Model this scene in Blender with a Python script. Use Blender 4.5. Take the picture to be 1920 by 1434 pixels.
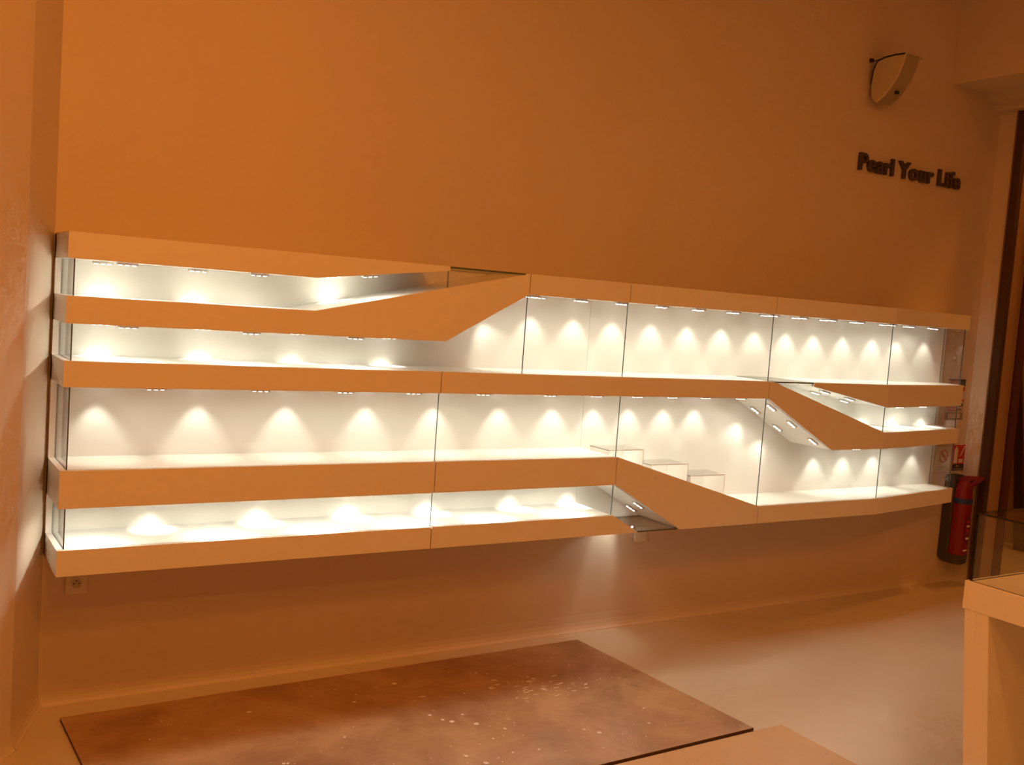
import bpy, bmesh, math, random
from mathutils import Vector, Matrix

# ------------------------------------------------------------------ scene, camera, light
scene = bpy.context.scene
for o in list(bpy.data.objects):
    bpy.data.objects.remove(o)
COL = scene.collection
random.seed(7)

cam_data = bpy.data.cameras.new('camera')
cam = bpy.data.objects.new('camera', cam_data)
COL.objects.link(cam)
cam_data.sensor_fit = 'HORIZONTAL'
cam_data.sensor_width = 36.0
cam_data.lens = 1889.06 * 36.0 / 1920.0
cam_data.clip_start = 0.05
cx = Vector((0.84366285, -0.53197089, 0.07238767))
cd = Vector((0.02009902, -0.10344146, -0.99443245))      # image down
cf = Vector((0.536497, 0.84042063, -0.07657762))          # forward
cam_m = Matrix(((cx.x, -cd.x, -cf.x, -0.5687),
                (cx.y, -cd.y, -cf.y, -4.1368),
                (cx.z, -cd.z, -cf.z, 1.6826),
                (0, 0, 0, 1)))
cam.matrix_world = cam_m
scene.camera = cam

world = bpy.data.worlds.new('world')
scene.world = world
world.use_nodes = True
world.node_tree.nodes['Background'].inputs[0].default_value = (1.0, 0.32, 0.08, 1)
world.node_tree.nodes['Background'].inputs[1].default_value = 0.02

vs = scene.view_settings
vs.view_transform = 'Standard'
vs.look = 'None'
vs.exposure = 0.0
vs.gamma = 1.0
vs.use_curve_mapping = False

cy = scene.cycles                      # light paths only: fewer bounces keep the many-lamp case quick
cy.max_bounces = 6
cy.diffuse_bounces = 3
cy.glossy_bounces = 2
cy.transmission_bounces = 2
cy.transparent_max_bounces = 10
cy.use_adaptive_sampling = True
cy.adaptive_threshold = 0.06
cy.adaptive_min_samples = 12

LAMP_COLOR = (1.0, 0.315, 0.045)       # dim amber room lamps
LED_COLOR = (1.0, 0.95, 0.785)         # showcase spots
LED_POWER = 4.2
LAMPS = [((0.0, -2.3), 43), ((1.4, -4.0), 26), ((4.2, -4.4), 21), ((-0.6, -5.4), 38), ((6.75, -0.6), 26)]  # the last one is an added lamp that brightens the passage

# ------------------------------------------------------------------ materials
def mat(name, color, rough=0.5, metal=0.0, var=0.04, scale=6.0, bump=0.0, bscale=200.0, spec=0.5):
    m = bpy.data.materials.new(name)
    m.use_nodes = True
    nt = m.node_tree
    b = nt.nodes['Principled BSDF']
    b.inputs['Roughness'].default_value = rough
    b.inputs['Metallic'].default_value = metal
    b.inputs['Specular IOR Level'].default_value = spec
    tc = nt.nodes.new('ShaderNodeTexCoord')
    n = nt.nodes.new('ShaderNodeTexNoise')
    n.inputs['Scale'].default_value = scale
    n.inputs['Detail'].default_value = 1 if var < 0.02 else 3
    r = nt.nodes.new('ShaderNodeValToRGB')
    c = Vector(color)
    r.color_ramp.elements[0].color = (*(c * (1 - var)), 1)
    r.color_ramp.elements[1].color = (*[min(1, x) for x in (c * (1 + var))], 1)
    r.color_ramp.elements[0].position = 0.3
    r.color_ramp.elements[1].position = 0.7
    nt.links.new(tc.outputs['Object'], n.inputs['Vector'])
    nt.links.new(n.outputs['Fac'], r.inputs['Fac'])
    nt.links.new(r.outputs['Color'], b.inputs['Base Color'])
    if bump:
        n2 = nt.nodes.new('ShaderNodeTexNoise')
        n2.inputs['Scale'].default_value = bscale
        bp = nt.nodes.new('ShaderNodeBump')
        bp.inputs['Strength'].default_value = bump
        bp.inputs['Distance'].default_value = 0.002
        nt.links.new(tc.outputs['Object'], n2.inputs['Vector'])
        nt.links.new(n2.outputs['Fac'], bp.inputs['Height'])
        nt.links.new(bp.outputs['Normal'], b.inputs['Normal'])
    return m

def emit_mat(name, color, strength):
    m = bpy.data.materials.new(name)
    m.use_nodes = True
    b = m.node_tree.nodes['Principled BSDF']
    b.inputs['Base Color'].default_value = (0.8, 0.8, 0.8, 1)
    b.inputs['Emission Color'].default_value = (*color, 1)
    b.inputs['Emission Strength'].default_value = strength
    m.cycles.emission_sampling = 'NONE'
    return m

def glass_mat(name, tint, ior=1.45):
    m = bpy.data.materials.new(name)
    m.use_nodes = True
    nt = m.node_tree
    nt.nodes.remove(nt.nodes['Principled BSDF'])
    out = nt.nodes['Material Output']
    tr = nt.nodes.new('ShaderNodeBsdfTransparent')
    tr.inputs[0].default_value = (*tint, 1)
    gl = nt.nodes.new('ShaderNodeBsdfGlossy')
    gl.inputs['Roughness'].default_value = 0.02
    lw = nt.nodes.new('ShaderNodeLayerWeight')      # Schlick reflectance, same on both sides of the sheet
    lw.inputs['Blend'].default_value = 0.5
    pw = nt.nodes.new('ShaderNodeMath'); pw.operation = 'POWER'; pw.inputs[1].default_value = 5
    f0 = ((ior - 1) / (ior + 1)) ** 2
    ma = nt.nodes.new('ShaderNodeMath'); ma.operation = 'MULTIPLY_ADD'
    ma.inputs[1].default_value = 1 - f0; ma.inputs[2].default_value = f0
    nt.links.new(lw.outputs['Facing'], pw.inputs[0])
    nt.links.new(pw.outputs[0], ma.inputs[0])
    mx = nt.nodes.new('ShaderNodeMixShader')
    nt.links.new(ma.outputs[0], mx.inputs[0])
    nt.links.new(tr.outputs[0], mx.inputs[1])
    nt.links.new(gl.outputs[0], mx.inputs[2])
    nt.links.new(mx.outputs[0], out.inputs[0])
    return m

M = {}
M['wall'] = mat('wall_paint', (0.74, 0.645, 0.54), 0.65, var=0.015, scale=1.5)
M['ceiling'] = mat('ceiling_paint', (0.80, 0.77, 0.72), 0.7, var=0.015)
M['lacquer'] = mat('white_lacquer', (0.90, 0.90, 0.86), 0.38, var=0.008, scale=2)
M['shelf'] = mat('white_shelf_laminate', (0.86, 0.85, 0.81), 0.32, var=0.006, scale=2)
M['floor'] = mat('resin_floor', (0.66, 0.585, 0.46), 0.32, var=0.05, scale=1.3, bump=0.05, bscale=40)
M['plastic'] = mat('cream_plastic', (0.78, 0.73, 0.62), 0.35, var=0.01)
M['dark'] = mat('black_plastic', (0.02, 0.018, 0.016), 0.45)
M['grey_shell'] = mat('dark_grey_shell', (0.06, 0.055, 0.045), 0.5)
M['red'] = mat('red_paint', (0.22, 0.004, 0.005), 0.4)
M['blue'] = mat('blue_tape', (0.02, 0.055, 0.20), 0.5)
M['bronze'] = mat('bronze_frame', (0.10, 0.06, 0.035), 0.35, metal=0.4)
M['bronze_light'] = mat('bronze_bead', (0.28, 0.19, 0.12), 0.3, metal=0.5)
M['panel_brown'] = mat('brown_wall_panel', (0.42, 0.28, 0.16), 0.55, var=0.08, scale=3)
M['plank'] = mat('dark_plank', (0.05, 0.028, 0.018), 0.5)
M['stop'] = mat('dark_red_stop', (0.10, 0.035, 0.02), 0.5)
M['letters'] = mat('dark_sign_letters', (0.075, 0.06, 0.055), 0.4, var=0.02)
M['alu'] = mat('brushed_aluminium', (0.7, 0.7, 0.68), 0.35, metal=0.9)
M['glass'] = glass_mat('clear_glass', (0.975, 0.985, 0.975))
M['glass_edge'] = mat('green_glass_edge', (0.10, 0.145, 0.12), 0.2)
M['acrylic'] = glass_mat('clear_acrylic', (0.985, 0.985, 0.98), 1.40)
M['acrylic_edge'] = mat('acrylic_edge', (0.84, 0.82, 0.78), 0.25)
M['acrylic_dark'] = mat('acrylic_cut_edge', (0.25, 0.235, 0.21), 0.25)
M['paper'] = mat('sign_paper', (0.72, 0.68, 0.60), 0.5, var=0.01)
M['sign_red'] = mat('sign_red', (0.55, 0.03, 0.025), 0.4)
M['sign_white'] = mat('sign_white', (0.8, 0.78, 0.72), 0.4)
M['sign_dark'] = mat('sign_dark', (0.05, 0.05, 0.055), 0.4)
M['sign_grey'] = mat('sign_grey', (0.35, 0.34, 0.31), 0.5)
M['led'] = emit_mat('led_lens_glow', (1.0, 0.95, 0.85), 12.0)
M['lamp'] = emit_mat('lamp_diffuser', LAMP_COLOR, 3.0)

def board_mat(name, base, dark, splat):
    m = bpy.data.materials.new(name)
    m.use_nodes = True
    nt = m.node_tree
    b = nt.nodes['Principled BSDF']
    b.inputs['Roughness'].default_value = 0.42
    tc = nt.nodes.new('ShaderNodeTexCoord')
    def noise(scale, detail, rough=0.6, dist=0.0):
        n = nt.nodes.new('ShaderNodeTexNoise')
        n.inputs['Scale'].default_value = scale
        n.inputs['Detail'].default_value = detail
        n.inputs['Roughness'].default_value = rough
        n.inputs['Distortion'].default_value = dist
        nt.links.new(tc.outputs['Object'], n.inputs['Vector'])
        return n
    def ramp(inp, p0, p1, c0=(0, 0, 0, 1), c1=(1, 1, 1, 1)):
        r = nt.nodes.new('ShaderNodeValToRGB')
        r.color_ramp.elements[0].position = p0
        r.color_ramp.elements[1].position = p1
        r.color_ramp.elements[0].color = c0
        r.color_ramp.elements[1].color = c1
        nt.links.new(inp, r.inputs['Fac'])
        return r
    def mix(fac, a, bb):
        x = nt.nodes.new('ShaderNodeMix')
        x.data_type = 'RGBA'
        nt.links.new(fac, x.inputs['Factor'])
        for sock, v in ((x.inputs['A'], a), (x.inputs['B'], bb)):
            if isinstance(v, tuple):
                sock.default_value = v
            else:
                nt.links.new(v, sock)
        return x.outputs['Result']
    big = ramp(noise(2.6, 8, 0.65, 0.4).outputs['Fac'], 0.35, 0.66, (*dark, 1), (*base, 1))
    col = big.outputs['Color']
    dust = ramp(noise(9, 6, 0.7, 0.8).outputs['Fac'], 0.56, 0.74)
    dmul = nt.nodes.new('ShaderNodeMath'); dmul.operation = 'MULTIPLY'; dmul.inputs[1].default_value = 0.35
    nt.links.new(dust.outputs['Color'], dmul.inputs[0])
    col = mix(dmul.outputs[0], col, (0.56, 0.41, 0.27, 1))
    # dark scuffs
    sc = ramp(noise(5, 5, 0.6, 1.5).outputs['Fac'], 0.66, 0.72)
    smul = nt.nodes.new('ShaderNodeMath'); smul.operation = 'MULTIPLY'; smul.inputs[1].default_value = 0.35
    nt.links.new(sc.outputs['Color'], smul.inputs[0])
    col = mix(smul.outputs[0], col, (0.12, 0.08, 0.05, 1))
    b.inputs['Roughness'].default_value = 0.4
    nt.links.new(col, b.inputs['Base Color'])
    return m
M['board_old'] = board_mat('stained_hardboard', (0.52, 0.34, 0.185), (0.31, 0.175, 0.08), True)
M['board_new'] = board_mat('clean_hardboard', (0.66, 0.45, 0.20), (0.60, 0.39, 0.165), False)
M['board_edge_shade'] = mat('shadowed_board_edge', (0.10, 0.06, 0.035), 0.7)  # gap shadow around the sheets, put into a dark edge colour
M['drip'] = mat('dried_white_paint', (0.80, 0.74, 0.66), 0.5, var=0.03)

# ------------------------------------------------------------------ mesh helpers
def link(name, me, parent=None, loc=None, rot=None):
    o = bpy.data.objects.new(name, me)
    COL.objects.link(o)
    if parent is not None:
        o.parent = parent
    if loc is not None:
        o.location = loc
    if rot is not None:
        o.rotation_euler = rot
    return o

def mesh(name, verts, faces, mats, idx=None, smooth=False):
    me = bpy.data.meshes.new(name)
    me.from_pydata([tuple(v) for v in verts], [], faces)
    for m in (mats if isinstance(mats, (list, tuple)) else [mats]):
        me.materials.append(m)
    if idx:
        for p, i in zip(me.polygons, idx):
            p.material_index = i
    bm = bmesh.new()
    bm.from_mesh(me)
    bmesh.ops.recalc_face_normals(bm, faces=bm.faces)
    bm.to_mesh(me)
    bm.free()
    if smooth:
        for p in me.polygons:
            p.use_smooth = True
    return me

def tag(o, label=None, cat=None, group=None, kind=None):
    if label: o['label'] = label
    if cat: o['category'] = cat
    if group: o['group'] = group
    if kind: o['kind'] = kind
    return o

def empty(name, loc=(0, 0, 0), rot=(0, 0, 0)):
    o = bpy.data.objects.new(name, None)
    COL.objects.link(o)
    o.location = loc
    o.rotation_euler = rot
    o.empty_display_size = 0.1
    return o

def box_data(x0, x1, y0, y1, z0, z1):
    v = [(x0, y0, z0), (x1, y0, z0), (x1, y1, z0), (x0, y1, z0), (x0, y0, z1), (x1, y0, z1), (x1, y1, z1), (x0, y1, z1)]
    f = [(0, 3, 2, 1), (4, 5, 6, 7), (0, 1, 5, 4), (1, 2, 6, 5), (2, 3, 7, 6), (3, 0, 4, 7)]
    return v, f

def box(name, x0, x1, y0, y1, z0, z1, m, parent=None, bevel=0.0, seg=2):
    v, f = box_data(x0, x1, y0, y1, z0, z1)
    me = mesh(name, v, f, m)
    if bevel:
        bm = bmesh.new(); bm.from_mesh(me)
        bmesh.ops.bevel(bm, geom=bm.edges[:], offset=bevel, segments=seg, affect='EDGES', profile=0.5)
        bm.to_mesh(me); bm.free()
    return link(name, me, parent)

def prism_y(name, poly, yf, yb, mats, parent=None, edge_idx=0, loc=None):
    """polygon (x, z) extruded between front yf(x) and back yb(x)"""
    F = yf if callable(yf) else (lambda x: yf)
    B = yb if callable(yb) else (lambda x: yb)
    n = len(poly)
    v = [(x, F(x), z) for x, z in poly] + [(x, B(x), z) for x, z in poly]
    f = [tuple(range(n)), tuple(range(2 * n - 1, n - 1, -1))]
    f += [(i, (i + 1) % n, n + (i + 1) % n, n + i) for i in range(n)]
    me = mesh(name, v, f, mats, [0, 0] + [edge_idx] * n)
    return link(name, me, parent, loc)

def prism_x(name, poly, x0, x1, mats, parent=None, edge_idx=0):
    """polygon (y, z) extruded along x"""
    n = len(poly)
    v = [(x0, y, z) for y, z in poly] + [(x1, y, z) for y, z in poly]
    f = [tuple(range(n)), tuple(range(2 * n - 1, n - 1, -1))]
    f += [(i, (i + 1) % n, n + (i + 1) % n, n + i) for i in range(n)]
    return link(name, mesh(name, v, f, mats, [0, 0] + [edge_idx] * n), parent)

def prism_z(name, poly, z0, z1, mats, parent=None, edge_idx=0):
    n = len(poly)
    v = [(x, y, z0) for x, y in poly] + [(x, y, z1) for x, y in poly]
    f = [tuple(range(n)), tuple(range(2 * n - 1, n - 1, -1))]
    f += [(i, (i + 1) % n, n + (i + 1) % n, n + i) for i in range(n)]
    return link(name, mesh(name, v, f, mats, [0, 0] + [edge_idx] * n), parent)

def cyl_mesh(name, r, h, n, m, axis='Z', r2=None):
    r2 = r if r2 is None else r2
    v = []; f = []
    for k, (rr, zz) in enumerate(((r, 0), (r2, h))):
        for i in range(n):
            a = 2 * math.pi * i / n
            p = (rr * math.cos(a), rr * math.sin(a), zz)
            if axis == 'Y': p = (p[0], -p[2], p[1])
            if axis == 'X': p = (p[2], p[0], p[1])
            v.append(p)
    f = [tuple(range(n)), tuple(range(n, 2 * n))] + [(i, (i + 1) % n, n + (i + 1) % n, n + i) for i in range(n)]
    return mesh(name, v, f, m)

def tube(name, pts, r, m, parent=None, res=8):
    cu = bpy.data.curves.new(name, 'CURVE')
    cu.dimensions = '3D'
    cu.bevel_depth = r
    cu.bevel_resolution = 2
    sp = cu.splines.new('BEZIER')
    sp.bezier_points.add(len(pts) - 1)
    for bp_, p in zip(sp.bezier_points, pts):
        bp_.co = p
        bp_.handle_left_type = bp_.handle_right_type = 'AUTO'
    sp.resolution_u = res
    tmp = bpy.data.objects.new(name + '_tmp', cu)
    COL.objects.link(tmp)
    dg = bpy.context.evaluated_depsgraph_get()
    me = bpy.data.meshes.new_from_object(tmp.evaluated_get(dg))
    bpy.data.objects.remove(tmp)
    me.materials.clear(); me.materials.append(m)
    for p in me.polygons: p.use_smooth = True
    return link(name, me, parent)

# ------------------------------------------------------------------ room shell
CEIL = 4.2
def structure(o):
    o['kind'] = 'structure'
    return o

structure(box('floor', -6.5, 9.0, -7.3, 3.0, -0.12, 0.0, M['floor']))
structure(box('ceiling', -6.5, 9.0, -7.3, 3.0, CEIL, CEIL + 0.12, M['ceiling']))
structure(box('wall_main', -0.3, 6.0, 0.0, 0.18, 0.0, CEIL, M['wall']))
K1 = (-0.134, -0.365)
def wall_strip(name, a, b, th):
    a = Vector((a[0], a[1])); b = Vector((b[0], b[1]))
    d = (b - a).normalized(); n = Vector((d.y, -d.x)) * th
    return structure(prism_z(name, [a, b, b + n, a + n], 0, CEIL, M['wall']))
wall_strip('wall_left', (0.0, 0.0), K1, 0.18)
K2 = (K1[0] - 0.773 * 6.7, -7.065)
wall_strip('wall_left_angled', K1, K2, 0.18)
structure(box('wall_rear', -6.4, 6.0, -7.2, -7.05, 0.0, CEIL, M['wall']))
XR = 5.81
structure(box('wall_right', XR, XR + 0.19, -0.125, 0.0, 0.0, CEIL, M['wall']))
structure(box('wall_right_front', XR, XR + 0.19, -7.05, -1.75, 0.0, CEIL, M['wall']))
structure(box('wall_right_lintel', XR, XR + 0.19, -1.75, -0.125, 3.21, CEIL, M['wall']))
structure(box('trim_1', 5.264, XR, -7.05, 0.0, 3.30, CEIL, M['wall']))
structure(box('trim_2', 5.638, XR, -7.05, 0.0, 3.245, 3.30, M['wall']))
structure(box('trim_3', 5.738, XR, -7.05, 0.0, 3.205, 3.245, M['wall']))
# baseboard cove
def cove(name, a, b):
    a = Vector((a[0], a[1], 0)); b = Vector((b[0], b[1], 0))
    d = (b - a).normalized(); n = Vector((d.y, -d.x, 0))
    prof = [(0, 0), (0.022, 0), (0.0215, 0.004), (0.013, 0.014), (0.007, 0.030), (0.003, 0.052), (0.0006, 0.085), (0.0, 0.09)]
    v = [p + n * u + Vector((0, 0, w)) for p in (a, b) for u, w in prof]
    k = len(prof)
    f = [tuple(range(k)), tuple(range(2 * k - 1, k - 1, -1))] + [(i, (i + 1) % k, k + (i + 1) % k, k + i) for i in range(k)]
    return structure(link(name, mesh(name, v, f, M['wall'])))
cove('baseboard_main', (0.0, 0.0), (5.81, 0.0))
cove('baseboard_left', K1, (0.0, 0.0))
cove('baseboard_left_angled', (K1[0] - 0.773 * 4, K1[1] - 4), K1)
# space beyond the doorway
structure(box('wall_passage', 7.5, 7.65, -4.0, 2.6, 0.0, CEIL, M['panel_brown']))
structure(box('wall_passage_end', 6.0, 7.65, 2.6, 2.75, 0.0, CEIL, M['panel_brown']))
structure(box('wall_passage_near', 6.0, 7.65, -4.15, -4.0, 0.0, CEIL, M['panel_brown']))
structure(box('wall_passage_side', 5.9, 6.0, 0.18, 2.6, 0.0, CEIL, M['panel_brown']))

# doorway frame
door = empty('door_1', (XR, -0.125, 0))
structure(door)
def dbox(name, x0, x1, y0, y1, z0, z1, m):
    return box(name, x0 - XR, x1 - XR, y0 + 0.125, y1 + 0.125, z0, z1, m, door)
dbox('edge_bead', XR - 0.012, XR + 0.02, -0.135, -0.1255, 0, 3.2, M['bronze_light'])
dbox('jamb', XR - 0.006, XR + 0.03, -0.186, -0.1355, 0, 3.2, M['bronze'])
dbox('glazing_bead', XR + 0.0305, XR + 0.038, -0.188, -0.1355, 0, 3.2, M['bronze_light'])
dbox('reveal_panel', XR + 0.0385, XR + 0.178, -0.180, -0.1355, 0, 3.2, M['panel_brown'])
dbox('door_stop', XR + 0.1905, XR + 0.225, -0.218, -0.1255, 0, 3.2, M['stop'])
dbox('head', XR - 0.006, XR + 0.18, -1.75, -0.1805, 3.16, 3.205, M['bronze'])
dbox('jamb', XR - 0.006, XR + 0.18, -1.745, -1.70, 0, 3.16, M['bronze'])

# ------------------------------------------------------------------ display case
case = empty('wall_display_case', (0, 0, 0))
tag(case, 'long white wall-mounted display case of folded ribbon shelves with glass fronts and spotlights', 'display case')

XB, XE, SL = 4.505, 5.452, 0.155
YF, YB = -0.324, -0.015
def yfront(x, inset=0.0):
    return YF + inset + max(0.0, x - XB) * SL
z0, z1, z2, z3, z4, z5, z6, z7, z8, z9 = .599, .694, .845, .982, 1.281, 1.374, 1.506, 1.603, 1.734, 1.827
zd_t, zd_b, zc2 = 1.089, .992, 1.239
G = 0.0024
def closed(poly):            # the shelf bodies meet without the fascia joint
    out = []
    for x, z in poly:
        for j in (1.505, 1.925, 2.505, 3.505):
            if abs(x - j) < 0.003: x = j
        out.append((x, z))
    return out
beams = [
    # top left ribbon
    [(0, z8), (.918, z8), (1.512, 1.808), (1.512, z9), (0, z9)],
    # second ribbon climbing to the top
    [(0, z6), (1.512, z6), (1.925 - G, z8), (1.925 - G, z9), (.917, z7), (0, z7)],
    [(1.925 + G, z8), (2.505 - G, z8), (2.505 - G, z9), (1.925 + G, z9)],
    [(2.505 + G, z8), (3.505 - G, z8), (3.505 - G, z9), (2.505 + G, z9)],
    [(3.505 + G, z8), (XB, z8), (XB, z9), (3.505 + G, z9)],
    [(XB, z8), (XE, z8), (XE, z9), (XB, z9)],
    # middle ribbon
    [(0, z4), (1.505 - G, z4), (1.505 - G, z5), (0, z5)],
    [(1.505 + G, z4), (3.505 - G, z4), (3.505 - G, z5), (1.505 + G, z5)],
    # its descending branch
    [(3.505 + G, z4), (4.05, zd_b), (XB, zd_b), (XB, zd_t), (3.53, z5), (3.505 + G, z5)],
    [(XB, zd_b), (XE, zd_b), (XE, zd_t), (XB, zd_t)],
    # its upper branch
    [(3.857, 1.352), (XB, zc2), (XB, z5), (3.857, z5)],
    [(XB, zc2), (XE, zc2), (XE, z5), (XB, z5)],
    # fourth ribbon
    [(0, z2), (1.505 - G, z2), (1.505 - G, z3), (0, z3)],
    [(1.505 + G, z2), (2.505 - G, z2), (2.505 - G, z3), (1.505 + G, z3)],
    [(2.505 + G, z2), (2.95, z0), (3.505 - G, z0), (3.505 - G, z1), (2.505 + G, z3)],
    [(3.505 + G, z0), (XB, z0), (XB, z1), (3.505 + G, z1)],
    [(XB, z0), (XE, z0), (XE, z1), (XB, z1)],
    # bottom ribbon
    [(0, z0), (1.505 - G, z0), (1.505 - G, z1), (0, z1)],
    [(1.505 + G, z0), (2.666, z0), (2.669, .603), (2.505, z1), (1.505 + G, z1)],
]
for poly in beams:
    s = prism_y('shelf_beam', closed(poly), lambda x: yfront(x, 0.0185), YB, M['shelf'], case)
    prism_y('fascia_panel', poly, yfront, lambda x: yfront(x, 0.018), M['lacquer'], s)
# back panels
box('back_panel', 0.03, 2.5042, -0.0145, -0.001, z0 + .004, z9 - .004, M['shelf'], case)
box('back_panel', 2.5058, XE, -0.0145, -0.001, z0 + .004, z9 - .004, M['shelf'], case)
# left end upright against the wall
box('end_upright', 0.0, 0.029, -0.040, -0.001, z0 + .004, z9 - .004, M['lacquer'], case)

GI, GT = 0.014, 0.005           # glass inset from fascia and thickness
GM = [M['glass'], M['glass_edge']]
L = 0.022
E_ = 0.0012
panes = [
    [(L, z7), (.917, z7), (1.510, 1.735), (1.510, 1.808), (.918, z8), (L, z8)],
    [(1.514, 1.7355), (1.90, z9 - .008), (1.514, z9 - .008)],
    [(L, z5), (1.925 - E_, z5), (1.925 - E_, z8), (1.512, z6), (L, z6)],
    [(1.925 + E_, z5), (2.505 - E_, z5), (2.505 - E_, z8), (1.925 + E_, z8)],
    [(2.505 + E_, z5), (3.505 - E_, z5), (3.505 - E_, z8), (2.505 + E_, z8)],
    [(3.505 + E_, z5), (XB - E_, z5), (XB - E_, z8), (3.505 + E_, z8)],
    [(XB + E_, z5), (XE - L, z5), (XE - L, z8), (XB + E_, z8)],
    [(L, z3), (1.505 - E_, z3), (1.505 - E_, z4), (L, z4)],
    [(1.505 + E_, z3), (2.505 - E_, z3), (2.505 - E_, z4), (1.505 + E_, z4)],
    [(2.505 + E_, z3), (3.505 - E_, z1), (3.505 - E_, z4), (2.505 + E_, z4)],
    [(3.505 + E_, z1), (XB - E_, z1), (XB - E_, zd_b), (4.05, zd_b), (3.505 + E_, z4)],
    [(XB + E_, z1), (XE - L, z1), (XE - L, zd_b), (XB + E_, zd_b)],
    [(L, z1), (1.505 - E_, z1), (1.505 - E_, z2), (L, z2)],
    [(1.505 + E_, z1), (2.505 - E_, z1), (2.505 - E_, z2), (1.505 + E_, z2)],
    [(2.505 + E_, z1), (2.655, z0 + .009), (2.935, z0 + .009), (2.505 + E_, z2)],
    [(3.56, z5 - .008), (XB - E_, zd_t), (XB - E_, zc2), (3.857, 1.352), (3.857, z5 - .008)],
    [(XB + E_, zd_t), (XE - L, zd_t), (XE - L, zc2), (XB + E_, zc2)],
]
for poly in panes:
    # vertical side edges of a pane look dark green; slanted or level ones sit on the shelves
    prism_y('glass_pane', poly, lambda x: yfront(x, GI), lambda x: yfront(x, GI + GT), GM, case, edge_idx=1)
# end panes
for a, b in ((z7, z8), (z5, z6), (z3, z4), (z1, z2)):
    prism_x('end_pane', [(-0.041, a), (YF + GI + GT + .001, a), (YF + GI + GT + .001, b), (-0.041, b)], L, L + GT, GM, case, 1)
for a, b in ((z5, z8), (zd_t, zc2), (z1, zd_b)):
    yy = yfront(XE - L, GI + GT + .001)
    prism_x('end_pane', [(-0.016, a), (yy, a), (yy, b), (-0.016, b)], XE - L - GT, XE - L, GM, case, 1)
# level glass covers that close the three wedge gaps
box_edges = lambda nm, x0, x1, za, zb: prism_z(nm, [(x0, YF + .003), (x1, YF + .003), (x1, YB - .001), (x0, YB - .001)], za, zb, GM, case, 1)
box_edges('glass_cover', 1.5135, 1.9, z9 - .0075, z9)
box_edges('glass_cover', 3.56, 3.8555, z5 - .0075, z5)
box_edges('glass_cover', 2.671, 2.935, z0, z0 + .0075)

# spotlights: a slim bar with three lenses
bar_v, bar_f = box_data(-.036, .036, -.013, .013, -.009, 0)
bar_me = mesh('spotlight', bar_v, bar_f, M['alu'])
lens_me = cyl_mesh('led_lens', .0065, .0022, 12, M['led'])
def beam(name, energy, angle, blend):
    l = bpy.data.lights.new(name, 'SPOT')
    l.color = LED_COLOR
    l.energy = energy
    l.spot_size = math.radians(angle)
    l.spot_blend = blend
    l.shadow_soft_size = 0.012
    return l
# back row: narrow beams washing the back panel; front row: wide flood lenses; the low bays carry stronger ones
BEAM = {(False, False): beam('spot_beam', LED_POWER * 0.60, 78, 0.62), (True, False): beam('wide_beam', LED_POWER * 0.34, 172, 0.6),
        (False, True): beam('spot_beam_low', LED_POWER * 0.95, 80, 0.8), (True, True): beam('wide_beam_low', LED_POWER * 0.85, 172, 0.6)}
def spotlight(x, y, z, slope=0.0, front=False, low=False):
    o = link('spotlight', bar_me, case, (x, y, z - .0003), (0, -slope, 0))
    for dx in (-.024, 0, .024):
        link('led_lens', lens_me, o, (dx, 0, -.0112))
    lo = bpy.data.objects.new('spot_beam', BEAM[(front, low)])
    COL.objects.link(lo)
    lo.parent = o
    lo.location = (0, 0, -.014)
def sc(x): return -.5687 + (x + .5687) * 1.0122
YBK, YFR = -0.080, -0.262
def put(xs, zfun, front, low=False):
    for x in xs:
        x = x if front else sc(x)
        zz, sl = zfun(x)
        y = (YFR + max(0, x - XB) * SL) if front else YBK
        spotlight(x, y, zz, sl, front, low)
def flat(z): return lambda x: (z, 0.0)
def line(xa, za, xb, zb): return lambda x: (za + (x - xa) * (zb - za) / (xb - xa), math.atan2(zb - za, xb - xa))
put([.15, .50], flat(z8), False, True); put([.21, .70], flat(z8), True, True)
slA = line(.918, z8, 1.512, 1.808)
put([1.06], slA, False, True); put([1.17], slA, True, False)  # the front spotlight here is added to brighten the wedge end
put([.15, .53, .92, 1.337], flat(z6), False, True); put([.22, .68, 1.12], flat(z6), True, True)
slB = line(1.512, z6, 1.925, z8)
put([1.78], slB, False)
put([2.11, 2.366, 2.608, 2.865, 3.118, 3.368, 3.626, 3.877, 4.11, 4.37, 4.642, 4.873, 5.155], flat(z8), False)
put([1.98, 2.25, 2.50, 2.76, 3.01, 3.26, 3.55, 3.78, 4.02, 4.26, 4.56, 4.79, 5.05], flat(z8), True)
put([.158, .541, .908, 1.275, 1.612, 1.967, 2.277, 2.532, 2.761, 2.999, 3.218], flat(z4), False)
put([.33, .73, 1.09, 1.406, 1.756, 2.12, 2.395, 2.65, 2.88, 3.11, 3.36], flat(z4), True)
slD = line(3.505, z4, 4.05, zd_b)
put([3.62, 3.81], slD, False); put([3.600, 3.775, 3.962], slD, True)
put([4.21, 4.475, 4.758, 5.151], flat(zd_b), False); put([4.34, 4.62, 4.95], flat(zd_b), True)
slC = line(3.857, 1.352, XB, zc2)
put([4.10, 4.36], slC, False); put([4.02, 4.24], slC, True, True)
put([4.62, 4.90, 5.20], flat(zc2), False, True); put([4.76, 5.05], flat(zc2), True)
put([.373, .805, 1.213, 1.61, 2.06, 2.41], flat(z2), False, True)
put([.13, .60, 1.01, 1.42, 1.84, 2.27], flat(z2), True, True)
slE = line(2.505, z2, 2.95, z0)
put([2.78], slE, False); put([2.715], slE, True)

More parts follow.
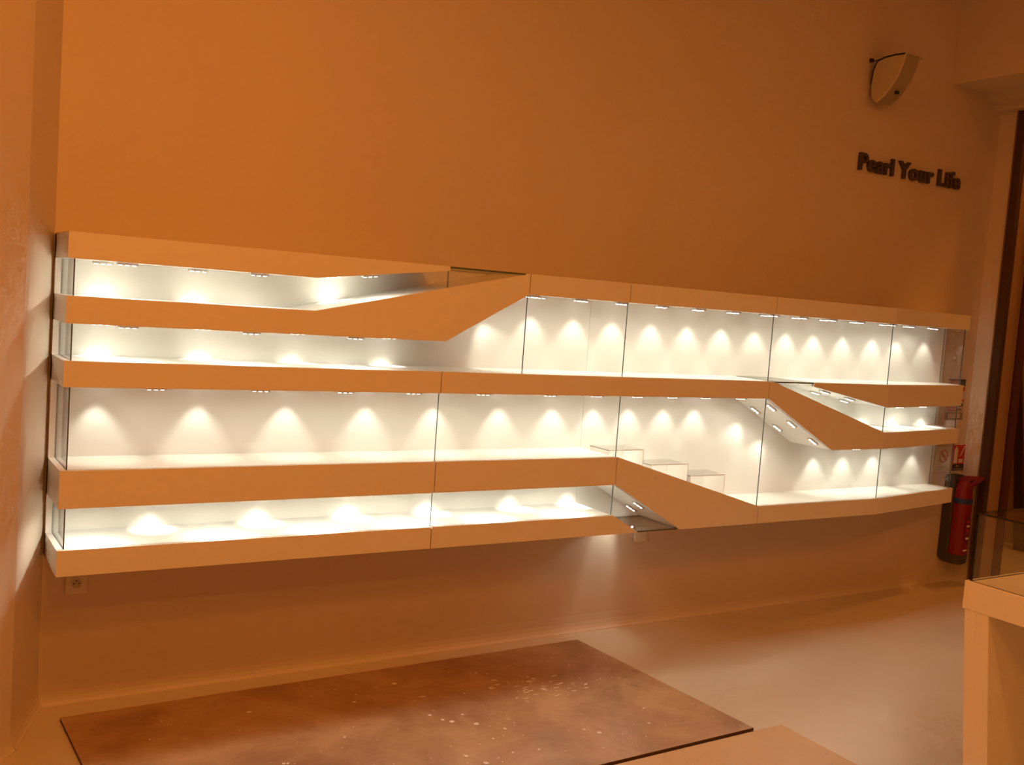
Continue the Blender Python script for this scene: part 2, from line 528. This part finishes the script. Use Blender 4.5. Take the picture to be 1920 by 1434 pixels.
# ------------------------------------------------------------------ acrylic risers on the sloping shelf
def riser(x0, x1, ztop, zl, zr, ya, yb, label):
    r = empty('acrylic_riser', (x0, yb, zr))
    t = 0.004
    AM = [M['acrylic'], M['acrylic_edge'], M['acrylic_dark']]
    v = lambda a, b, c, d, e, f_, n: prism_z(n, [(a - x0, c - yb), (b - x0, c - yb), (b - x0, d - yb), (a - x0, d - yb)], e - zr, f_ - zr, AM, r, 1)
    top = v(x0, x1, ya, yb, ztop - t, ztop, 'platform')
    for p_ in top.data.polygons:
        if p_.normal.x < -0.9: p_.material_index = 2
    v(x1 - t, x1, ya, yb, zr, ztop - t - .0003, 'support')
    if ztop - t - zl > .006:
        v(x0, x0 + t, ya, yb, zl, ztop - t - .0003, 'support')
    tag(r, label, 'display riser', 'clear risers on the sloping shelf')
def zslope(x): return z3 - (x - 2.505) * (z3 - z1) / 1.0 + .0008
for x0, x1, zt, lb in ((2.51, 2.735, 1.004, 'clear acrylic riser topmost on the sloping white shelf'),
                       (2.79, 3.045, .924, 'clear acrylic riser second down the sloping white shelf'),
                       (3.065, 3.315, .860, 'clear acrylic riser lowest on the sloping white shelf')):
    riser(x0, x1, zt, zslope(x0), zslope(x1 - .005), -.245, -.09, lb)

# ------------------------------------------------------------------ wall lettering
def lettering():
    text = 'Pearl Your Life'
    dg = None
    def make(s):
        cu = bpy.data.curves.new('letter', 'FONT')
        cu.body = s
        cu.size = 1.0
        cu.offset = 0.026
        cu.extrude = 0.14
        cu.space_character = 1.04
        cu.resolution_u = 6
        o = bpy.data.objects.new('letter_tmp', cu)
        COL.objects.link(o)
        bpy.context.view_layer.update()
        d = bpy.context.evaluated_depsgraph_get()
        me = bpy.data.meshes.new_from_object(o.evaluated_get(d))
        bpy.data.objects.remove(o)
        return me
    def bounds(me):
        xs = [v.co.x for v in me.vertices]; ys = [v.co.y for v in me.vertices]
        return min(xs), max(xs), min(ys), max(ys)
    full = bounds(make(text))
    ch = bounds(make('P'))
    sx = 1.0 / (full[1] - full[0])
    sz = 0.104 / (ch[3] - ch[2])
    root = empty('wall_lettering', (4.425, -0.001, 2.645))
    tag(root, 'dark raised letters reading Pearl Your Life high on the wall', 'wall sign')
    for i, c in enumerate(text):
        if c == ' ':
            continue
        me = make(c)
        off = bounds(make(text[:i + 1]))[1] - bounds(me)[1]
        depth = 0.020
        for v in me.vertices:
            x, y, z = v.co
            v.co = ((x + off - full[0]) * sx, -(z + 0.14) / 0.28 * depth, (y - ch[2]) * sz)
        me.materials.clear(); me.materials.append(M['letters'])
        link('letter', me, root)
lettering()

# ------------------------------------------------------------------ wall loudspeaker
spk = empty('wall_loudspeaker', (4.45, 0, 3.03))
tag(spk, 'cream wedge-shaped loudspeaker on a bracket high on the wall', 'loudspeaker')
SPK = mat('speaker_shell', (.60, .55, .42), .5)
def spk_prof(k):
    pts = [(-.022, .13), (-.030, .205), (-.052, .258), (-.11, .272), (-.18, .276), (-.245, .272),
           (-.232, .215), (-.205, .150), (-.165, .090), (-.115, .040), (-.066, .010), (-.036, .030), (-.024, .070)]
    cyy = sum(p[0] for p in pts) / len(pts); czz = sum(p[1] for p in pts) / len(pts)
    return [((y - cyy) * k + cyy, (z - czz) * k + czz) for y, z in pts]
def loft_x(name, sections, m, parent):
    n = len(sections[0][1]); v = []; f = []
    for x, pr in sections:
        v += [(x, y, z) for y, z in pr]
    for s in range(len(sections) - 1):
        for i in range(n):
            f.append((s * n + i, s * n + (i + 1) % n, (s + 1) * n + (i + 1) % n, (s + 1) * n + i))
    f.append(tuple(range(n))); f.append(tuple(range((len(sections) - 1) * n, len(sections) * n)))
    return link(name, mesh(name, v, f, m), parent)
loft_x('side_cap', [(0, spk_prof(.95)), (.008, spk_prof(1.0)), (.016, spk_prof(1.0))], SPK, spk)
loft_x('cabinet', [(.0165, spk_prof(.985)), (.135, spk_prof(.985))], mat('speaker_grille', (.40, .35, .25), .6, bump=.6, bscale=500), spk)
loft_x('side_cap', [(.1355, spk_prof(1.0)), (.144, spk_prof(1.0)), (.152, spk_prof(.95))], SPK, spk)
loft_x('dark_outline', [(-.002, [(y + .004 if y > -.06 else y, z + .004) for y, z in spk_prof(.97)[:6]] + [(y, z - .006) for y, z in spk_prof(.97)[5::-1]]),  # thin black strip along the back and top of the outline
                    (.154, [(y + .004 if y > -.06 else y, z + .004) for y, z in spk_prof(.97)[:6]] + [(y, z - .006) for y, z in spk_prof(.97)[5::-1]])], M['dark'], spk)
box('badge', .060, .078, -.168, -.150, .058, .076, M['dark'], spk)
box('bracket', .045, .105, -.024, -.001, .10, .16, M['dark'], spk)
box('cable_clip', -.01, .01, -.02, -.001, .255, .275, M['dark'], spk)
tube('cable', [(0, -.012, .268), (.01, -.03, .262), (.02, -.05, .268)], .003, M['dark'], spk)

# ------------------------------------------------------------------ sockets
def socket(loc, label, blank=False):
    r = empty('wall_socket', loc)
    tag(r, label, 'socket', 'wall sockets under the display case')
    box('cover_plate', -.04, .04, -.010, -.0005, -.04, .04, M['plastic'], r, bevel=.003)
    n = 24
    ring = []
    rim = cyl_mesh('well_rim', .024, .004, n, M['plastic'], 'Y', .0225)
    link('well_rim', rim, r, (0, -.0102, .004))
    link('well', cyl_mesh('well', .0185, .0006, n, mat('socket_well', (.55, .50, .42), .5), 'Y'), r, (0, -.0143, .004))
    for dx, dz, rr in ((-.0095, .004, .0028), (.0095, .004, .0028), (0, .014, .0026)):
        link('pin_hole', cyl_mesh('pin_hole', rr, .0007, 10, M['dark'], 'Y'), r, (dx, -.0150, .004 + dz - .004))
socket((.122, 0, .476), 'small cream power socket under the left end of the display case')
if True:
    r = empty('wall_socket', (2.962, 0, .50))
    tag(r, 'small cream wall plate below the open wedge of the display case', 'socket', 'wall sockets under the display case')
    box('cover_plate', -.042, .042, -.012, -.0005, -.042, .042, M['plastic'], r, bevel=.003)
    link('pin_hole', cyl_mesh('pin_hole', .004, .0007, 10, M['dark'], 'Y'), r, (0, -.0123, .03))

# ------------------------------------------------------------------ signs near the right corner
def sheet(name, x, z, w, h, m, label, cat):
    r = empty(name, (x, 0, z))
    tag(r, label, cat)
    box('backing', 0, w, -.004, -.0006, 0, h, m, r)
    return r
def flatbar(r, name, x0, x1, z0_, z1_, m, y=-.0052):
    return box(name, x0, x1, y, -.0042, z0_, z1_, m, r)
ns = sheet('no_smoking_sign', 5.497, .757, .145, .192, M['paper'], 'cream no smoking sign with a red crossed circle', 'sign')
def ring(name, r, cx_, cz_, ro, ri, m, n=32):
    v = []; f = []
    for y in (-.0052, -.0042):
        for rr in (ro, ri):
            v += [(cx_ + rr * math.cos(2 * math.pi * i / n), y, cz_ + rr * math.sin(2 * math.pi * i / n)) for i in range(n)]
    for i in range(n):
        j = (i + 1) % n
        f += [(i, j, n + j, n + i), (2 * n + i, 2 * n + j, 3 * n + j, 3 * n + i), (i, j, 2 * n + j, 2 * n + i), (n + i, n + j, 3 * n + j, 3 * n + i)]
    return link(name, mesh(name, v, f, m), r)
ring('prohibition_ring', ns, .078, .118, .045, .037, M['sign_red'])
prism_y('prohibition_slash', [(.050, .150), (.044, .144), (.106, .086), (.112, .092)], -.0056, -.0042, M['sign_red'], ns)
flatbar(ns, 'cigarette', .055, .100, .115, .121, M['sign_grey'], -.0050)
flatbar(ns, 'caption_line', .02, .10, .038, .044, M['sign_grey'])
flatbar(ns, 'caption_line', .02, .085, .024, .029, M['sign_grey'])
flatbar(ns, 'border', .0, .145, .186, .190, M['sign_grey'])
flatbar(ns, 'border', .0, .145, .002, .005, M['sign_grey'])

fs = sheet('extinguisher_sign', 5.682, .772, .128, .185, M['sign_red'], 'red fire extinguisher sign with white pictogram above a dark strip', 'sign')
flatbar(fs, 'top_margin', 0, .128, .178, .185, M['sign_white'])
prism_y('extinguisher_pictogram', [(.010, .052), (.050, .052), (.050, .14), (.043, .155), (.034, .160), (.034, .170), (.024, .170), (.024, .160), (.016, .155), (.010, .14)], -.0052, -.0042, M['sign_white'], fs)
for k in range(3):
    a = .070 + k * .012; b = .096 + k * .020
    prism_y('flame_pictogram', [(a, b), (a + .02, b + .012), (a + .035, b + .034), (a + .028, b + .034), (a + .012, b + .016)], -.0052, -.0042, M['sign_white'], fs)
flatbar(fs, 'scene_pictogram', .064, .110, .054, .080, M['sign_white'])
flatbar(fs, 'caption_strip', 0, .128, 0, .044, M['sign_dark'])
flatbar(fs, 'caption_line', .040, .075, .024, .036, M['sign_grey'], -.0056)
flatbar(fs, 'caption_line', .012, .116, .006, .014, M['sign_grey'], -.0056)

pl = sheet('safety_poster', 5.548, 1.124, .188, .277, M['paper'], 'small printed safety poster partly behind the right end of the display case', 'poster')
flatbar(pl, 'printed_block', .0, .188, .268, .277, M['sign_dark'])
flatbar(pl, 'printed_block', .012, .112, .236, .268, mat('poster_photo', (.45, .25, .2), .5, var=.4, scale=60))
flatbar(pl, 'printed_block', .128, .186, .232, .268, mat('poster_photo_dark', (.10, .10, .09), .5, var=.4, scale=60))
flatbar(pl, 'printed_block', .155, .182, .195, .225, M['sign_red'])
flatbar(pl, 'printed_block', .160, .186, .125, .140, M['sign_red'])
flatbar(pl, 'printed_block', .010, .105, .100, .112, M['sign_red'])
flatbar(pl, 'printed_block', .010, .105, .078, .090, mat('poster_pink', (.6, .25, .2), .5))
flatbar(pl, 'printed_block', .010, .105, .058, .070, mat('poster_pink_b', (.6, .25, .2), .5))
flatbar(pl, 'printed_block', .120, .180, .090, .112, M['sign_dark'])
flatbar(pl, 'printed_block', .120, .180, .060, .080, M['sign_grey'])
flatbar(pl, 'printed_block', .0, .188, 0, .050, M['sign_grey'])
box('printed_block', .025, .160, -.0056, -.0053, .010, .042, M['paper'], pl)

# ------------------------------------------------------------------ fire extinguisher in its wall shell
ext = empty('fire_extinguisher', (5.69, 0, .165))
tag(ext, 'red fire extinguisher with blue tape in a dark wall shell', 'fire extinguisher')
def rrect(hw, ya, yb, rb, rf, n=6):
    """plan outline, x centred, y from ya (wall) to yb (front)"""
    pts = []
    for (cx_, cy_, r, a0) in ((hw - rb, ya - rb, rb, 0), (-hw + rb, ya - rb, rb, 90), (-hw + rf, yb + rf, rf, 180), (hw - rf, yb + rf, rf, 270)):
        for k in range(n + 1):
            a = math.radians(a0 + 90 * k / n)
            pts.append((cx_ + r * math.cos(a), cy_ + r * math.sin(a)))
    return pts
def loft_z(name, secs, m, parent, smooth=True):
    n = len(secs[0][1]); v = []; f = []
    for z, pr in secs:
        v += [(x, y, z) for x, y in pr]
    for s in range(len(secs) - 1):
        for i in range(n):
            f.append((s * n + i, s * n + (i + 1) % n, (s + 1) * n + (i + 1) % n, (s + 1) * n + i))
    f.append(tuple(range(n))); f.append(tuple(range((len(secs) - 1) * n, len(secs) * n)))
    return link(name, mesh(name, v, f, m), parent)
loft_z('wall_shell', [(.02, rrect(.068, -.001, -.07, .008, .012)), (.0, rrect(.06, -.001, -.065, .008, .012)), (.02, rrect(.072, -.001, -.078, .008, .012)),
                      (.56, rrect(.072, -.001, -.078, .008, .012)), (.585, rrect(.060, -.001, -.068, .008, .012))][2:], M['grey_shell'], ext)
loft_z('base_cup', [(-.012, rrect(.050, -.02, -.145, .02, .05)), (0.0, rrect(.066, -.004, -.160, .02, .06)), (.055, rrect(.069, -.002, -.164, .02, .06))], M['grey_shell'], ext)
loft_z('bottle', [(.0555, rrect(.066, -.0785, -.162, .004, .06)), (.40, rrect(.066, -.0785, -.162, .004, .06)), (.47, rrect(.060, -.0785, -.158, .004, .05)),
                  (.52, rrect(.050, -.0785, -.152, .004, .035)), (.555, rrect(.032, -.080, -.145, .004, .03))], M['red'], ext)
# handle hood with a triangular finger hole
def hood():
    r = link('handle', None, ext) if False else None
    top = [(-.062, .500), (-.062, .56), (-.11, .592), (-.235, .605), (-.225, .582), (-.205, .560), (-.160, .520), (-.150, .490)]
    hole = [(-.150, .560), (-.185, .578), (-.165, .550)]
    bm = bmesh.new()
    def loop(pts, x):
        return [bm.verts.new((x, y, z)) for y, z in pts]
    for x in (-.022, .022):
        o = loop(top, x); h = loop(hole, x)
        eo = [bm.edges.new((o[i], o[(i + 1) % len(o)])) for i in range(len(o))]
        eh = [bm.edges.new((h[i], h[(i + 1) % len(h)])) for i in range(len(h))]
        bmesh.ops.triangle_fill(bm, use_beauty=True, use_dissolve=False, edges=eo + eh)
        if x < 0: A = (o, h)
        else: B = (o, h)
    for q in (0, 1):
        for i in range(len(A[q])):
            j = (i + 1) % len(A[q])
            bm.faces.new((A[q][i], A[q][j], B[q][j], B[q][i]))
    bmesh.ops.recalc_face_normals(bm, faces=bm.faces)
    me = bpy.data.meshes.new('handle'); bm.to_mesh(me); bm.free()
    me.materials.append(M['red'])
    return link('handle', me, ext)
hood()
loft_z('tape_band', [(.405, rrect(.0675, -.0795, -.1636, .004, .06)), (.440, rrect(.0655, -.0795, -.1622, .004, .056))], M['blue'], ext)
def oval_label():
    v = []; f = []; n = 28
    for k in range(2):
        for i in range(n):
            a = 2 * math.pi * i / n
            v.append((.030 * math.cos(a), -.1625 - .0012 * k, .235 + .105 * math.sin(a)))
    f = [tuple(range(n)), tuple(range(n, 2 * n))] + [(i, (i + 1) % n, n + (i + 1) % n, n + i) for i in range(n)]
    return link('oval_label', mesh('oval_label', v, f, mat('label_maroon', (.16, .006, .008), .4)), ext)
oval_label()
for k, (za, zb) in enumerate(((.165, .178), (.215, .232), (.25, .262), (.28, .292))):
    box('label_print', -.016, .016, -.1652, -.1640, za, zb, M['sign_white'] if k in (0, 2) else mat('label_red', (.5, .03, .03), .4), ext)
box('label_print', -.030, .012, -.1640, -.1622, .085, .095, M['sign_white'], ext)

# ------------------------------------------------------------------ hardboard sheets on the floor
def sheet_board(name, corners, th, m, label):
    z0_ = 0.0008
    c = Vector((sum(p[0] for p in corners) / 4, sum(p[1] for p in corners) / 4))
    pts = [(p[0] - c.x, p[1] - c.y) for p in corners]
    o = prism_z(name, pts, z0_, z0_ + th, [m, M['board_edge_shade']], edge_idx=1)
    o.location = (c.x, c.y, 0)
    return tag(o, label, 'board', 'protective hardboard sheets on the floor')
b1 = [(.056, -.175), (2.487, -.142), (2.541, -1.312), (.085, -1.345)]
ob1 = sheet_board('hardboard_sheet', b1, .014, M['board_old'], 'large brown hardboard sheet spattered with white paint, nearest the wall')
b2 = [(.30, -1.349), (2.695, -1.322), (2.680, -2.21), (.28, -2.235)]
ob2 = sheet_board('hardboard_sheet', b2, .006, M['board_new'], 'cleaner tan hardboard sheet in front of the paint-spattered one')
# dried paint drips: thin blobs on the sheet
def drips():
    c = Vector((sum(p[0] for p in b1) / 4, sum(p[1] for p in b1) / 4))
    blobs = []
    rnd = random.Random(11)
    for _ in range(170):
        x = rnd.uniform(.25, 2.45); y = rnd.uniform(-1.28, -.3)
        if rnd.random() > .55 + .45 * (-y): continue
        r = min(.013, .0018 + rnd.expovariate(1 / .0022))
        blobs.append((x, y, r, r * rnd.uniform(.6, 1.0), rnd.uniform(0, 3.1)))
    for _ in range(60):                      # dragged smear near the middle of the right half
        x = rnd.gauss(1.93, .16); y = rnd.gauss(-.60, .06) - (x - 1.93) * .15
        r = rnd.uniform(.003, .020)
        blobs.append((x, y, r, r * rnd.uniform(.15, .4), rnd.uniform(-.5, .6)))
    v = []; f = []
    zt = .0149
    for (x, y, a, b, t) in blobs:
        n = 9; base = len(v)
        for k in range(n):
            an = 2 * math.pi * k / n
            j = rnd.uniform(.75, 1.15)
            px, py = a * j * math.cos(an), b * j * math.sin(an)
            v.append((x - c.x + px * math.cos(t) - py * math.sin(t), y - c.y + px * math.sin(t) + py * math.cos(t), zt + .0001))
        v.append((x - c.x, y - c.y, zt + .0007))
        for k in range(n):
            f.append((base + k, base + (k + 1) % n, base + n))
    o = link('paint_drips', mesh('paint_drips', v, f, M['drip']), ob1)
    o['kind'] = 'stuff'
    o['label'] = 'dried white paint drips'
drips()

# ------------------------------------------------------------------ table with glass case on the right
tb = empty('display_table', (2.445, -2.233, 0))
tag(tb, 'white display table with slanted panel leg at the right edge', 'table')
TX, TY = 2.445, -2.233
def leg(name, y_top0, y_top1, y_bot0, y_bot1, zt):
    return prism_x(name, [(y_top0 - TY, zt), (y_top1 - TY, zt), (y_bot1 - TY, 0.0), (y_bot0 - TY, 0.0)], 0, .60, M['lacquer'], tb)
box('table_top', 0, .60, -1.30, 0, .8075, .90, M['lacquer'], tb, bevel=.0015)
leg('leg', -2.243, -2.326, -2.327, -2.413, .807)
leg('leg', -3.440, -3.523, -3.353, -3.439, .807)
gc = empty('glass_case', (2.452, -2.245, .9005))
tag(gc, 'clear glass case standing on the white table', 'glass case')
gh, gl_, gw, t = .226, 1.26, .56, .006
EM = [M['glass'], mat('dark_glass_edge', (.012, .014, .012), .3)]
prism_x('side_pane', [(0, 0), (-gl_, 0), (-gl_, gh - t - .0004), (0, gh - t - .0004)], 0, t, EM, gc, 1)
prism_x('side_pane', [(0, 0), (-gl_, 0), (-gl_, gh - t - .0004), (0, gh - t - .0004)], gw - t, gw, EM, gc, 1)
prism_y('end_pane', [(t + .0004, 0), (gw - t - .0004, 0), (gw - t - .0004, gh - t - .0004), (t + .0004, gh - t - .0004)], -t, 0, EM, gc, 1)
prism_y('end_pane', [(t + .0004, 0), (gw - t - .0004, 0), (gw - t - .0004, gh - t - .0004), (t + .0004, gh - t - .0004)], -gl_, -gl_ + t, EM, gc, 1)
prism_z('top_pane', [(0, 0), (gw, 0), (gw, -gl_), (0, -gl_)], gh - t, gh, EM, gc, 1)

# leaning dark board beyond the doorway
pk = prism_x('leaning_plank', [(-.045, 0), (.045, 0), (.36, 1.90), (.315, 1.90)], 0, .025, M['plank'])
pk.location = (7.28, .39, 0.004)
pk.rotation_euler = (0, math.radians(5.5), 0)
tag(pk, 'tall dark plank leaning upright beyond the doorway', 'plank')

# ------------------------------------------------------------------ ceiling lamps (out of view)
for i, ((x, y), pw) in enumerate(LAMPS):
    r = empty('ceiling_lamp', (x, y, CEIL))
    tag(r, ['round amber ceiling lamp nearest the left corner', 'round amber ceiling lamp above the middle of the room',
            'round amber ceiling lamp nearest the doorway', 'round amber ceiling lamp at the rear of the room', 'added amber lamp that brightens the passage beyond the doorway'][i], 'lamp', 'round ceiling lamps')
    link('housing', cyl_mesh('housing', .20, .05, 32, M['plastic']), r, (0, 0, -.0505))
    link('diffuser', cyl_mesh('diffuser', .17, .008, 32, M['lamp']), r, (0, 0, -.0590))
    ld = bpy.data.lights.new('lamp_light', 'AREA')
    ld.shape = 'DISK'
    ld.size = .36
    ld.color = LAMP_COLOR
    ld.energy = pw
    lo = bpy.data.objects.new('lamp_light', ld)
    COL.objects.link(lo)
    lo.parent = r
    lo.location = (0, 0, -.062)
